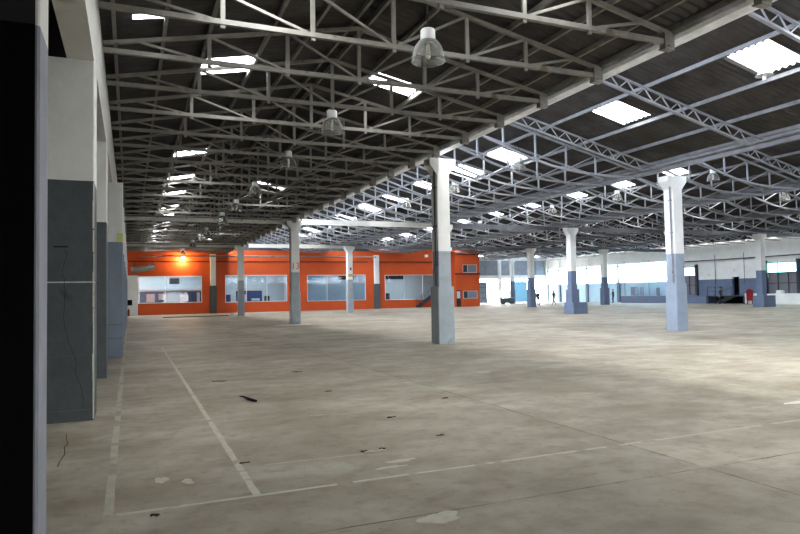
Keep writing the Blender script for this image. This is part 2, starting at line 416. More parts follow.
def truss_mono(parts):
    zf = lambda x: 6.68+0.24*(9.95-x)-0.2
    out = []
    m = MB()
    m.bar((0.5, 0, zf(0.5)), (9.72, 0, zf(9.72)), 0.07, 0.075); out.append(('top_chord', m))
    m = MB()
    pts = [(0.5, 8.12)] + [(0.5+i*0.46, zbot(0.5+i*0.46)) for i in range(1, 21)]
    prof = [(x, z-0.05) for x, z in pts] + [(x, z+0.05) for x, z in reversed(pts)]
    n = len(pts)
    vs = [(x, y, z+dz) for y in (-0.045, 0.045) for x, z in pts for dz in (-0.04, 0.04)]
    fs = []
    for i in range(n-1):
        a = 2*i; b = 2*n+2*i
        fs += [(a, a+2, a+3, a+1), (b, b+1, b+3, b+2), (a, b, b+2, a+2), (a+1, a+3, b+3, b+1)]
    fs += [(0, 1, 2*n+1, 2*n), (2*n-2, 4*n-2, 4*n-1, 2*n-1)]
    m.add(vs, fs); out.append(('bottom_chord', m))
    xs = [0.62, 2.0, 3.42, 4.84, 6.26, 7.68, 9.0]
    for x in xs[:-1]:
        m = MB(); m.bar((x, 0, zbot(x)-0.07), (x, 0, zf(x)), 0.065, 0.05, up=(0, 1, 0)); out.append(('vertical', m))
    for a, b in zip(xs, xs[1:]):
        m = MB(); m.bar((a, 0, zbot(a)), (b, 0, zf(b)), 0.05, 0.045); out.append(('diagonal', m))
    return out
def merged(parts):
    mb = MB()
    for _, m in parts: mb.add(m.v, m.f)
    return mb
def proto(parts, material):
    e = empty('roof_truss', (0, 0, 0))
    for n, m in parts: m.build(n, material, e)
    return e
P_left = truss_left(True); P_mono = truss_mono(True)
TY = [8.7+1.925*i for i in range(-5, 38)]
def colref(y):
    for i, yl in enumerate(YL):
        if y < yl: return i
    return 4
LINE = ['before the nearest column line', 'beyond the nearest column line', 'beyond the second column line', 'beyond the third column line', 'beyond the last column line']
def truss_label(k, y, ys):
    """ordinal inside the stretch between two column lines"""
    s = colref(y); same = [v for v in ys if colref(v) == s]
    n = (sorted(same, reverse=True) if s == 0 else sorted(same)).index(y)+1
    kind = 'pale gabled steel truss' if k == 0 else 'grey sagging steel truss'
    if y < 38 and k < 4: return f'{kind} in the {BAYNAME[k]}, {ORD[n]} {LINE[s]}'
    return f'distant {kind} in the {BAYNAME[k]} {LINE[s]}'
def place_trusses(k, ys, parts, material, ox):
    first = None; simple = None
    for y in ys:
        detail = (y < 39 and k < 2) or (y < 30 and k == 2)
        if detail:
            if first is None: first = o = proto(parts, material)
            else: o = copy_tree(first)
        else:
            if simple is None: simple = o = merged(parts).build('roof_truss', material)
            else:
                o = simple.copy(); COL.objects.link(o)
        o.location = (ox, y, 0)
        lab = truss_label(k, y, ys)
        tag(o, lab, 'truss', (f'trusses of {BAYLOC[k]}' if lab[0] != 'd' else f'distant trusses of {BAYLOC[k]} {LINE[colref(y)]}'))
place_trusses(0, [y for y in TY if 2 < y < YB-0.6 and abs(y-57.75) > 0.2], P_left, M_steel, 0)
for k in range(1, 6):
    yend = YB-0.6 if k < 4 else YR-0.6
    place_trusses(k, [y for y in TY if 20 < y < yend], P_mono, M_steelb, ROW[k-1])

# lattice rafters in the near part of the saw-tooth bays
def lattice_rafter(k, y, label):
    a = ROW[k-1]; zf = zk(k); e = empty('roof_lattice_rafter', (a, y, 0), label, 'rafter', 'lattice rafters under the near roofs')
    zt = lambda x: 6.68+0.24*(9.95-x)-0.2
    MB().bar((0.5, 0, zt(0.5)), (9.72, 0, zt(9.72)), 0.07, 0.05).build('top_chord', M_steelb, e)
    MB().bar((0.5, 0, zt(0.5)-0.36), (9.1, 0, zt(9.1)-0.36), 0.09, 0.06).bar((9.1, 0, zt(9.1)-0.36), (9.72, 0, zt(9.72)-0.08), 0.07, 0.05).build('bottom_chord', M_steelb, e)
    m = MB(); n = 26
    for i in range(n):
        x0 = 0.55+8.5*i/n; x1 = 0.55+8.5*(i+1)/n
        if i % 2 == 0: m.bar((x0, 0, zt(x0)-0.34), (x1, 0, zt(x1)-0.02), 0.03, 0.03)
        else: m.bar((x0, 0, zt(x0)-0.02), (x1, 0, zt(x1)-0.34), 0.03, 0.03)
    m.build('lacing', M_steelb, e)
for k, y, lab in ((1, 4.9, 'lattice rafter over the near right bay, just beyond the top right corner'), (1, 9.75, 'slim lattice rafter cutting the top right corner beside the large skylight'),
                  (1, 14.55, 'slim lattice rafter running from the gutter between the two large skylights'), (1, 19.2, 'slim lattice rafter running from gutter to the bright white column on the right'),
                  (2, 9.75, 'lattice rafter of the third bay, hidden high above the right edge'), (2, 14.55, 'slim lattice rafter of the third bay at the right edge, nearer one'), (2, 19.2, 'slim lattice rafter of the third bay behind the right column top')):
    lattice_rafter(k, y, lab)
for k in (3, 4, 5):
    for y in (9.75, 14.55, 19.2):
        lattice_rafter(k, y, f'lattice rafter in the {BAYNAME[k]}, ' + {9.75: 'the near one', 14.55: 'the middle one', 19.2: 'the one at the nearest column line'}[y])

# ------------------------------------------------------------------ columns
def text_mesh(name, body, size, mtl, parent, loc, rot):
    cu = bpy.data.curves.new(name, 'FONT'); cu.body = body; cu.size = size; cu.extrude = 0.004; cu.align_x = 'CENTER'; cu.align_y = 'CENTER'
    t = bpy.data.objects.new(name, cu); COL.objects.link(t)
    dg = bpy.context.evaluated_depsgraph_get(); me = bpy.data.meshes.new_from_object(t.evaluated_get(dg))
    bpy.data.objects.remove(t)
    me.materials.clear(); me.materials.append(mtl)
    o = bpy.data.objects.new(name, me); COL.objects.link(o); o.parent = parent; o.location = loc; o.rotation_euler = rot
    return o
def column(x, y, label, s=0.47, plinth=1.9, ps=0.6, block=None, pipe=None, dado=None, num=None, grp='painted concrete columns'):
    e = empty('concrete_column', (x, y, 0), label, 'column', grp)
    h = s/2; p = ps/2; d = dado or M_grey
    m = MB(); m.box(-h, h, -h, h, plinth, PAINT, 1, 0.02); m.box(-h, h, -h, h, PAINT, 5.68, 0, 0.02)
    m.build('shaft', [M_white, d], e)
    MB().yprism([(-h, 5.68), (h, 5.68), (h+0.24, 5.98), (h+0.24, 6.2), (-h-0.24, 6.2), (-h-0.24, 5.98)], -h, h).build('capital', M_white, e)
    MB().box(-p, p, -p, p, 0, plinth, 0, 0.025).build('plinth', d, e)
    if block:
        b = block
        MB().box(b[0], b[1], b[2], b[3], 0, b[4], 0, 0.03).build('base_block', d, e)
    if pipe:
        t = MB().tube([(-h-0.05, -h*0.55, 6.1), (-h-0.05, -h*0.55, plinth+0.02)], 0.032, 10)
        for z in (2.6, 3.9, 5.2): t.box(-h-0.09, -h+0.0, -h*0.55-0.06, -h*0.55+0.06, z, z+0.04)
        t.build('downpipe', pipe, e)
    if num:
        text_mesh('number', num, 0.55, M_num, e, (0, -h-0.006, 3.45), (PI/2, 0, 0))
    return e
column(9.68, 19.3, 'large white and grey column in the centre, nearest of its row, downpipe on its left', pipe=M_dark, ps=0.6)
column(9.15, 38.0, 'white over grey column with an orange number, in front of the orange wall', s=0.5, ps=0.56, num='13', pipe=M_steel)
column(8.97, 57.2, 'slim white over grey column dividing the second orange wall window', s=0.5, ps=0.52)
c = column(19.0, 57.2, 'white over grey column with small red and yellow plates before the third window', s=0.5, ps=0.56)
MB().box(-0.03, 0.12, -0.275, -0.252, 3.95, 4.2).build('red_plate', M_red, c)
MB().box(-0.2, 0.22, -0.275, -0.252, 3.35, 3.6).build('yellow_plate', mat('olive_plate', (190, 160, 90), 0.6), c)
column(19.35, 38.0, 'white over grey column hidden right behind the big centre column')
column(20.22, 19.4, 'tall bluish white over slate column on the right, nearest of its row', s=0.5, ps=0.58, dado=M_slatee, pipe=M_steelb)
column(29.45, 37.8, 'white over slate column with a wide low block at its foot, right of centre', s=0.5, ps=0.7, dado=M_slated, block=(-0.42, 0.85, -0.6, 0.5, 0.82), plinth=1.75)
column(29.3, 57.2, 'white over slate column far behind the big centre column', dado=M_slated)
column(39.25, 57.2, 'distant white over slate column left of the two walkers', s=0.55, ps=0.72, dado=M_slated)
column(39.25, 38.0, 'white over slate column hidden right behind the tall right column', dado=M_slated)
column(49.0, 57.2, 'distant pale column left of the person at the platform end', s=0.55, ps=0.75, dado=M_slated)
column(49.45, 38.2, 'pale column on a square slate block in front of the right wall window', s=0.55, ps=0.58, dado=M_slated, plinth=0.95, block=(-0.5, 0.95, -0.55, 0.5, 0.95))
column(49.4, 76.6, 'farthest column, standing at the blown-out far doorway', s=0.5, ps=0.6, dado=M_slated)
column(29.3, 19.3, 'white over slate column just outside the right edge of the view', dado=M_slated)
column(39.25, 19.3, 'white over slate column further outside the right edge', dado=M_slated)
column(49.2, 19.3, 'white over slate column near the right wall outside the view', dado=M_slated)

# tie beams on the column lines
for yl, nm in ((38.42, 'second'), (57.75, 'third')):
    for k in range(6):
        if k == 0: xa, xb = -0.42, ROW[0]-0.35
        else: xa, xb = ROW[k-1]+0.4, ROW[k]-0.4
        if k == 5: xb = 58.9
        b = MB(); b.box(xa, xb, yl-0.1, yl+0.1, 6.33, 6.36); b.box(xa, xb, yl-0.1, yl+0.1, 6.04, 6.07); b.box(xa, xb, yl-0.012, yl+0.012, 6.07, 6.33)
        b.box(xa, xb, yl-0.1, yl-0.012, 6.18, 6.22)
        tag(b.build('tie_beam', M_tie if k < 2 else M_gutd), f'long pale steel tie beam across {BAYLOC[k]} on the {nm} column line', 'beam', 'tie beams on the column lines')

# ------------------------------------------------------------------ left side
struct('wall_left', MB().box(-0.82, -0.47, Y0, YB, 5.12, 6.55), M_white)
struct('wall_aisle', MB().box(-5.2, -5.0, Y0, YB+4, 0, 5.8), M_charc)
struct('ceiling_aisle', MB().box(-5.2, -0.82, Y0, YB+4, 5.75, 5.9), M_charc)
FW = [(14.0+3.9*i, 14.0+3.9*i+3.1) for i in range(11)]  # unseen high windows, added to light the column fronts
fw = MB(); fw.box(-5.2, 6.2, Y0-0.3, Y0, 0, 4.5, 0); fw.box(11.2, 60, Y0-0.3, Y0, 0, 4.5, 0); fw.box(6.2, 11.2, Y0-0.3, Y0, 2.7, 4.5, 0); fw.box(-5.2, 60, Y0-0.3, Y0, 5.7, 9.4, 0); px = -5.2  # unseen doorway left open, added to light pier and column fronts
for a, b in FW: fw.box(px, a, Y0-0.3, Y0, 4.5, 5.7, 0); px = b
fw.box(px, 60, Y0-0.3, Y0, 4.5, 5.7, 0)
struct('wall_front', fw, M_greyd)
f = MB()
for a, b in FW:
    for q in range(5): f.box(a+(b-a)*q/4-0.025, a+(b-a)*q/4+0.025, Y0-0.2, Y0-0.14, 4.5, 5.7)
    f.box(a, b, Y0-0.2, Y0-0.14, 5.0, 5.05)
w = struct('window_30', f, M_steelb)  # frames of the added, unseen high windows
for a, b in FW: MB().box(a, b, Y0-0.22, Y0-0.215, 4.5, 5.7).build('pane', M_north, w)
def pier(x0, x1, y0, y1, label, mats, pz=3.36, joints=()):
    e = empty('wall_pier', ((x0+x1)/2, y0, 0), label, 'pier', 'piers along the left wall'); cx = (x0+x1)/2
    w = (x1-x0)/2
    zs = [0.0] + list(joints) + [pz]
    m = MB()
    for a, b in zip(zs, zs[1:]): m.box(-w, w, 0, y1-y0, a, b-(0.016 if b != pz else 0), 0, 0.015)
    m.build('painted_base', mats[1], e)
    if joints:
        for z in joints: MB().box(-w+0.012, w-0.012, 0.012, y1-y0-0.012, z-0.016, z).build('mortar_joint', M_plaster if z == 1.95 else M_greyd, e)
    MB().box(-w, w, 0, y1-y0, pz, 5.12, 0, 0.012).build('upper_shaft', mats[0], e)
    return e
e = pier(-1.75, -0.5, 4.35, 4.78, 'pier with a deeply shaded front, filling the left edge of the photo', (M_white, M_lilac))
b = MB(); b.box(-0.625, 0.6, -0.014, -0.002, 0, 3.36); b.build('shade_front', M_black, e)  # deep shade of the lower front put into its colour
b = MB(); b.box(-0.625, 0.6, -0.014, -0.002, 3.36, 5.1); b.build('shade_front_upper', M_charc, e)  # white upper front in shade, given as charcoal colour
e = pier(-1.09, -0.47, 10.05, 10.85, 'second pier from the left edge, white over cracked dark grey blocks', (M_white, M_greyd), 3.38, (0.17, 0.93, 1.95, 2.61))
# chipped pale corner and cracks
rs = random.Random(3); ch = MB(); z = 0.02
while z < 3.3:
    hgt = rs.uniform(0.15, 0.5); wd = rs.uniform(0.008, 0.022)
    ch.box(0.312-wd, 0.3125, -0.004, 0.02, z, min(3.36, z+hgt)); z += hgt*rs.uniform(0.85, 1.1)
ch.build('chipped_corner', M_plaster, e)
ck = MB(); px, pz_ = -0.06, 2.4
for i in range(26):
    nx = px+rs.uniform(-0.03, 0.035); nz = pz_-0.085
    ck.bar((px, -0.001, pz_), (nx, -0.001, nz), 0.004, 0.004); px, pz_ = nx, nz
ck.build('crack', M_black, e)
MB().box(-0.2, -0.02, -0.004, 0.002, 2.43, 2.445).build('chip', M_black, e)
pier(-1.09, -0.465, 15.2, 15.9, 'third pier from the left edge, narrow dark base under pale grey top', (M_white, M_greyd))
e = pier(-1.05, -0.19, 20.5, 21.3, 'fourth pier, wider, with light slate base and a dark shadow gap beside it', (M_white, M_slate), 3.36, (0.55, 0.95))
MB().tube([(-0.42, -0.03, 4.3), (-0.4, -0.05, 3.2), (-0.36, -0.09, 2.3), (-0.3, -0.07, 1.75), (-0.24, -0.03, 1.55)], 0.03, 8).build('shadow', M_cable, e)  # dark strip drawn for the shadow gap between the piers
MB().box(0.3, 0.43, -0.1, 0.0, 3.38, 3.62).build('lamp_box', mat('yellow_green_box', (190, 200, 110), 0.5), e)
for i, y in enumerate((26.1, 31.3, 36.5, 41.7, 46.9, 52.1, 57.3, 62.5)):
    pier(-1.05, -0.2, y, y+0.8, f'distant pier of the left wall, {ORD[i+5]} from the left edge' if i < 2 else 'distant pier far down the left wall, mostly hidden', (M_white, M_slate))
sb = MB().box(-4.9, -1.1, 16.0, 16.2, 5.45, 5.72).build('aisle_beam', M_white); tag(sb, 'pale beam seen in the dark gap high above the nearest piers', 'beam')

# ------------------------------------------------------------------ orange building at the far end
WIN = [(0.74, 6.82, 1.15, 3.88), (9.13, 15.65, 1.08, 3.93), (17.86, 24.67, 1.0, 3.9), (27.0, 34.2, 0.95, 3.85)]
wb = MB(); x = -0.4; T = 0.25
for a, b2, z0, z1_ in WIN:
    wb.box(x, a, YB, YB+T, 0, 6.55); wb.box(a, b2, YB, YB+T, 0, z0); wb.box(a, b2, YB, YB+T, z1_, 6.55); x = b2
wb.box(x, 38.6, YB, YB+T, 0, 6.55)
wb.box(25.3, 38.6, YB, YB+T, 6.55, 6.85)
struct('wall_back', wb, M_orange)
g = MB(); g.box(-1.2, 39.3, YB+0.32, YB+0.5, 5.2, 9.3); struct('wall_gable', g, M_greyd)
tr = MB(); tr.box(-0.4, 24.9, YB-0.08, YB, 5.28, 5.4); tr.box(25.4, 34.9, YB-0.08, YB, 5.28, 5.4)
struct('trim_1', tr, M_oranged)
for i, (a, b2, z0, z1_) in enumerate(WIN):
    f = MB(); t = 0.07; y0 = YB-0.03; y1 = YB+0.06
    f.box(a, b2, y0, y1, z0, z0+t); f.box(a, b2, y0, y1, z1_-t, z1_); f.box(a, a+t, y0, y1, z0, z1_); f.box(b2-t, b2, y0, y1, z0, z1_)
    nm = {0: 2, 1: 3, 2: 3, 3: 3}[i]
    for q in range(1, nm):
        xm = a+(b2-a)*q/nm if i != 0 else a+(b2-a)*0.415
        f.box(xm-0.025, xm+0.025, y0, y1, z0, z1_)
    if i == 0: f.box(a, b2, y0+0.02, y1, 2.46, 2.52)
    w = struct('window_%d' % (6+i), f, M_alu)
    MB().box(a+t, b2-t, YB+0.02, YB+0.026, z0+t, z1_-t).build('pane', M_glass, w)
# pilasters on the orange wall
for x, lab in ((7.9, 'white over dark grey pilaster on orange wall between first and second window'), (25.95, 'pale over grey pilaster on orange wall between third and fourth window')):
    e = empty('wall_pilaster', (x, YB-0.36, 0), lab, 'pilaster', 'pilasters on the orange wall')
    MB().box(-0.34, 0.34, 0, 0.34, 0, 2.85, 0, 0.02).build('painted_base', M_greyd, e)
    MB().box(-0.28, 0.28, 0.04, 0.34, 2.85, 6.1, 0, 0.02).build('upper_shaft', M_white, e)
# rooms behind the glass
rm = MB(); rm.box(-0.4, 39, 75, 75.2, 0, 5.2); struct('wall_office', rm, M_mid)
struct('ceiling_office', MB().box(-0.4, 39, YB+0.5, 75.2, 4.6, 4.8), M_white)
for i, x in enumerate((8.0, 16.8, 25.9)): struct('wall_partition_%d' % (i+1), MB().box(x-0.06, x+0.06, YB+0.5, 75, 0, 4.6), M_pale)
for i, x in enumerate((2.2, 5.2, 11, 14, 20, 23, 29, 32)):
    o = MB().box(x-0.6, x+0.6, 71.2, 71.5, 4.5, 4.58).build('ceiling_light', M_tube)
    tag(o, f'office ceiling light behind the {["first", "second", "third", "fourth"][i//2]} orange wall window, {["left", "right"][i%2]} one', 'light')
def screen_wall(x0, x1, y, z1_, label, boards, m=M_blue):
    e = empty('office_partition', ((x0+x1)/2, y, 0), label, 'partition', 'partitions seen through the windows'); w = (x1-x0)/2
    MB().box(-w, w, 0, 0.1, 0, z1_).build('panel', m, e)
    for cx, bw, za, zb in boards: MB().box(cx-bw/2, cx+bw/2, -0.03, 0, za, zb).build('board', M_pale, e)
    MB().box(-w, w, -0.04, 0.14, z1_, z1_+0.12).build('top_rail', M_white, e)
screen_wall(0.9, 7.2, 70.6, 2.35, 'navy partition with pale boards behind the leftmost window', [(-2.1, 0.8, 1.25, 2.1), (-1.0, 0.7, 1.5, 2.1), (1.2, 0.8, 1.3, 2.0), (2.6, 0.3, 1.2, 2.2)])
screen_wall(10.6, 13.4, 70.9, 2.3, 'navy partition with pale boards behind the second window', [(-0.6, 0.7, 1.2, 1.9), (0.7, 0.9, 1.2, 1.45)])
for x, y, w_, z, lab, m in ((9.6, 70.4, 0.7, 1.9, 'dark blue cabinet at the left of the second window', M_blue), (13.9, 70.5, 0.5, 1.7, 'dark grey cabinet right of the navy partition, second window', M_dark), (27.6, 70.2, 1.3, 1.75, 'dark cabinet in the lower left of the fourth window', M_dark)):
    e = empty('office_cabinet', (x, y, 0), lab, 'cabinet', 'cabinets seen through the windows')
    MB().box(-w_/2, w_/2, 0, 0.5, 0, z).build('body', m, e); MB().box(-w_/2+0.02, -0.01, -0.02, 0, 0.08, z-0.05).build('door', m, e); MB().box(0.01, w_/2-0.02, -0.02, 0, 0.08, z-0.05).build('door', m, e)
for i, x in enumerate((19.0, 21.27, 23.55)):
    o = MB().box(x-1.1, x+1.1, 68.86, 68.9, 0.9, 2.95).build('roller_blind', M_mid); tag(o, f'grey roller blind in the third window, {ORD[i+1]} of three', 'blind', 'blinds in the third window')
for a, b2, m, lab in ((18.0, 19.8, M_bluel, 'blue strip sign along the top of the third window'), (21.6, 23.4, M_oranged, 'dark red strip at the top of the third window'), (27.2, 29.6, M_dark, 'dark strip at the top of the fourth window')):
    tag(MB().box(a, b2, 68.9, 68.94, 3.35, 3.8).build('hanging_strip', m), lab, 'sign')
for x, w_, lab in ((4.2, 0.9, 'dark lamp hanging behind the first window'), ):
    tag(MB().prism([(x-w_/2, 70), (x+w_/2, 70), (x+w_/2+0.1, 70.3), (x-w_/2-0.1, 70.3)], 3.1, 3.7).build('hanging_sign', M_dark), lab, 'sign')
# two-storey block
bx0, bx1, by = 35.1, 38.35, 66.5
bw = MB(); o1 = (36.1, 38.0); wz = ((0.95, 1.85), (4.0, 4.95)); dr = (35.15, 35.85, 0, 1.95)
bw.box(bx0, bx1, by+0.2, YB, 0, 6.75)
def front(zs, xs, solid):
    for i in range(len(xs)-1):
        for j in range(len(zs)-1):
            if solid(i, j): bw.box(xs[i], xs[i+1], by, by+0.2, zs[j], zs[j+1])
front([0, 0.95, 1.85, 1.95, 4.0, 4.95, 6.75], [bx0, 35.2, 35.85, o1[0], o1[1], bx1], lambda i, j: not ((i == 3 and j in (1, 4)) or (i == 1 and j in (0, 1, 2))))
struct('wall_block', bw, M_orange)
tr = MB(); tr.box(bx0-0.08, bx1+0.08, by-0.1, by, 4.0-0.25, 4.0-0.05); tr.box(bx0, bx1, by-0.12, by, 6.1, 6.2); struct('trim_2', tr, M_oranged)
for i, (za, zb) in enumerate(wz):
    f = MB(); f.box(o1[0], o1[1], by, by+0.06, za, za+0.05); f.box(o1[0], o1[1], by, by+0.06, zb-0.05, zb)
    for x in (o1[0], o1[0]+0.62, o1[1]-0.05): f.box(x, x+0.05, by, by+0.06, za, zb)
    w = struct('window_%d' % (10+i), f, M_alu)
    MB().box(o1[0]+0.05, o1[0]+0.62, by+0.03, by+0.05, za+0.05, zb-0.05).build('shutter', M_dark, w)
    MB().box(o1[0]+0.67, o1[1]-0.05, by+0.03, by+0.05, za+0.05, zb-0.05).build('pane', M_slate, w)
d = struct('door_1', MB().box(35.22, 35.83, by+0.12, by+0.17, 0.02, 1.93), M_dark); MB().box(35.32, 35.75, by+0.1, by+0.12, 1.0, 1.8).build('pane', M_pale, d)
# steel stair beside the block
e = empty('steel_stair', (30.8, YB-0.95, 0), 'dark steel stair with railings rising along the orange wall behind the centre column', 'stair')
for yy in (0, 0.8):
    MB().bar((0, yy, 0.05), (4.1, yy, 2.75), 0.05, 0.22).build('stringer', M_dark, e)
    r = MB().bar((0, yy, 0.95), (4.1, yy, 3.65), 0.04, 0.04)
    r.bar((0, yy, 0.5), (4.1, yy, 3.2), 0.03, 0.03)
    for i in range(6): r.bar((0.02+0.8*i, yy, 0.1+0.527*i), (0.02+0.8*i, yy, 0.95+0.527*i), 0.035, 0.035)
    r.build('railing', M_dark, e)
for i in range(14): MB().box(0.1+0.28*i, 0.38+0.28*i, 0.03, 0.77, 0.16+0.185*i, 0.19+0.185*i).build('tread', M_dark, e)
# white box, duct, extinguisher
e = empty('service_box', (0.2, 66.9, 0), 'white boxed-in duct shaft at the left end of the orange wall', 'cabinet')
MB().box(-0.5, 0.5, 0, 1.3, 0, 3.9, 0, 0.02).build('body', M_white, e)
MB().box(-0.42, 0.0, -0.03, 0, 1.02, 1.55).build('vent_opening', M_black, e)
e = empty('air_duct', (0.1, 67.2, 4.0), 'crumpled silver foil duct lying above the white box', 'duct')
MB().tube([(0.0+0.12*i, 0.4, 0.42+0.02*i) for i in range(19)], [0.3+0.03*(i % 2) for i in range(19)], 14).build('hose', M_duct, e)
for x in (0.3, 1.9): MB().box(x, x+0.05, 0.32, 0.48, 0.7, 1.25).build('hanger', M_dark, e)
e = empty('fire_extinguisher', (-0.12, 66.6, 0), 'small red fire extinguisher on floor by the white box', 'extinguisher')
MB().lathe([(0, 0), (0.1, 0), (0.1, 0.55), (0.06, 0.64), (0.03, 0.66), (0, 0.66)], n=14).build('cylinder', M_red, e)
MB().box(-0.03, 0.03, -0.08, 0.05, 0.66, 0.73).build('valve', M_cable, e)
tag(MB().tube([(0.9, 65.9, 5.75), (25, 65.9, 5.75)], 0.07, 8).build('wall_mounted_pipe', M_steel), 'long pale pipe running before the top of the orange wall', 'pipe')
# lit floodlight over the orange wall and others
def floodlight(x, y, z, label, lit):
    e = empty('flood_light', (x, y, z), label, 'light', 'floodlights over the orange wall')
    MB().prism([(-0.2, -0.12), (0.2, -0.12), (0.12, 0.12), (-0.12, 0.12)], -0.15, 0.15).build('housing', M_cap, e)
    MB().box(-0.17, 0.17, -0.135, -0.12, -0.12, 0.12).build('lens', M_lampon if lit else M_bulb, e)
    MB().bar((0, 0, 0.15), (0, 0, 0.55), 0.04).build('hanger', M_dark, e)
for x, lit, lab in ((4.9, True, 'lit warm floodlight above the leftmost orange wall window'), (31.8, False, 'white floodlight before the orange wall, left of the centre column'), (37.4, False, 'white floodlight before the top of the orange block')):
    floodlight(x, 67.4, 5.75 if lit else 6.0, lab, lit)
ld = bpy.data.lights.new('floodlight_glow', 'POINT'); ld.energy = 260; ld.color = (1, 0.75, 0.4); ld.shadow_soft_size = 0.15
lo = bpy.data.objects.new('floodlight_glow', ld); COL.objects.link(lo); lo.location = (4.9, 67.9, 5.5)

# ------------------------------------------------------------------ right wall
XR = 59.2
wr = MB()
def rseg(y0, y1, z0, z1_):
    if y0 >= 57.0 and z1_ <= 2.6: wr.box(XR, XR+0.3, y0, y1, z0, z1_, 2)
    elif z0 < 2.6 < z1_:
        wr.box(XR, XR+0.3, y0, y1, z0, 2.6, 1); wr.box(XR, XR+0.3, y0, y1, 2.6, z1_, 0)
    else: wr.box(XR, XR+0.3, y0, y1, z0, z1_, 1 if z1_ <= 2.6 else 0)
GL0, GL1 = 57.6, 81.6
rseg(Y0, 41.8, 0, 6.9); rseg(41.8, 45.0, 0, 1.0); rseg(41.8, 45.0, 4.1, 6.9); rseg(45.0, 48.3, 0, 6.9)
rseg(48.3, 49.15, 0, 0.85); rseg(48.3, 49.15, 2.8, 6.9)
rseg(49.15, 53.8, 0, 6.9); rseg(53.8, 57.0, 0, 1.0); rseg(53.8, 57.0, 4.1, 6.9); rseg(57.0, GL0, 0, 2.5); rseg(57.0, GL0, 2.5, 6.9)
rseg(GL0, GL1, 0, 2.5); rseg(GL0, GL1, 5.0, 6.9); rseg(GL1, YR+0.3, 0, 6.9)
struct('wall_right', wr, [M_white, M_slated, M_haze])
struct('wall_corridor', MB().box(XR+1.5, XR+1.7, 46.5, 50.5, 0, 4).box(XR+0.3, XR+1.7, 46.3, 46.5, 0, 4).box(XR+0.3, XR+1.7, 50.5, 50.7, 0, 4).box(XR+0.3, XR+1.7, 46.3, 50.7, 3.9, 4.0).box(XR+0.3, XR+1.7, 46.3, 50.7, 0.75, 0.85), M_charc)
n = 12
for y0, y1 in ((41.8, 45.0), (53.8, 57.0)):
    f = MB()
    for yy in (y0-0.28, y1): f.box(XR-0.28, XR, yy, yy+0.28, 0.8, 4.35)
    f.box(XR+0.02, XR+0.1, y0, y1, 3.02, 3.12); f.box(XR+0.02, XR+0.1, y0, y1, 4.02, 4.1)
    for q in (1, 2): f.box(XR+0.02, XR+0.1, y0+(y1-y0)*q/3-0.03, y0+(y1-y0)*q/3+0.03, 1.0, 4.1)
    f.box(XR+0.02, XR+0.1, y0, y1, 2.0, 2.06)
    w = struct('window_%d' % n, f, M_dark); n += 1
    MB().box(XR+0.11, XR+0.13, y0, y1, 1.0, 3.05).build('shutter', M_shade, w)
    MB().box(XR+0.11, XR+0.115, y0+0.9 if y0 < 50 else y0, y1, 3.12, 4.02).build('pane', M_teal if y0 < 50 else M_poly, w)
    if y0 < 50: MB().box(XR+0.11, XR+0.115, y0, y0+0.9, 3.12, 4.02).build('pane', M_poly, w)
f = MB()
y = GL0
while y < GL1+0.1: f.box(XR+0.05, XR+0.12, y-0.03, y+0.03, 2.5, 5.0); y += 2.0
f.box(XR+0.05, XR+0.12, GL0, GL1, 2.5, 2.56); f.box(XR+0.05, XR+0.12, GL0, GL1, 4.94, 5.0)
w = struct('window_%d' % n, f, M_white); n += 1
MB().box(XR+0.13, XR+0.135, GL0, GL1, 2.5, 5.0).build('pane', M_poly, w)
d = struct('door_2', MB().box(XR+0.5, XR+0.56, 48.35, 48.8, 0.86, 2.75), M_dark)
# pilasters on the right wall
for yy in (66.3, 72.6, 78.9):
    struct('trim_3' if yy < 70 else ('trim_4' if yy < 75 else 'trim_5'), MB().box(XR-0.22, XR, yy-0.22, yy+0.22, 0, 2.6, 1).box(XR-0.18, XR, yy-0.18, yy+0.18, 2.6, 6.3, 0), [M_white, M_slated])
p = MB().tube([(58.93, 40.0, 4.72), (58.93, 62, 4.72), (58.93, 81.5, 4.66)], 0.05, 8)
tag(p.build('wall_pipe', M_dark), 'thin dark pipe running high along the right wall', 'pipe')
for yy, lab in ((65.2, 'thin conduit on right wall above the standing person'), (61.0, 'thin conduit drop beside the grey post on the platform'), (51.2, 'thin conduit drop left of the dark doorway'), (47.6, 'thin conduit drop right of the dark doorway')):
    tag(MB().tube([(59.14, yy, 5.3), (59.14, yy, 2.0 if yy < 52 else 0.9)], 0.025, 6).build('wall_conduit', M_dark), lab, 'conduit', 'conduits on the right wall')
# raised platform along the right wall
struct('floor_platform', MB().box(57.0, XR, 50.6, 63.6, 0, 0.84), M_slated)
struct('floor_loading', MB().box(57.0, XR, 36.0, 44.2, 0, 1.0), M_white)
e = empty('steel_platform', (57.0, 46.0, 0), 'dark steel platform with railing below the doorway', 'platform')
MB().box(0, 2.18, 0, 4.55, 0.74, 0.84).build('deck', M_dark, e)
for xx, yy in ((0.06, 0.1), (0.06, 2.3), (0.06, 4.4), (2.1, 0.1), (2.1, 2.3), (2.1, 4.4)): MB().box(xx-0.06, xx+0.06, yy-0.06, yy+0.06, 0, 0.74).build('leg', M_dark, e)
MB().box(1.4, 1.45, 0.1, 4.5, 0.0, 0.74).build('underside_shade', M_black, e)  # black sheet standing in for the shade under the deck
r = MB()
for yy in (2.6, 3.5, 4.45): r.bar((0.05, yy, 0.84), (0.05, yy, 1.78), 0.05)
r.bar((0.05, 2.6, 1.76), (0.05, 4.45, 1.76), 0.05); r.bar((0.05, 2.6, 1.3), (0.05, 4.45, 1.3), 0.035)
r.build('railing', M_dark, e)
e = empty('steel_steps', (56.2, 46.3, 0), 'dark steel steps leading up to the steel platform', 'steps')
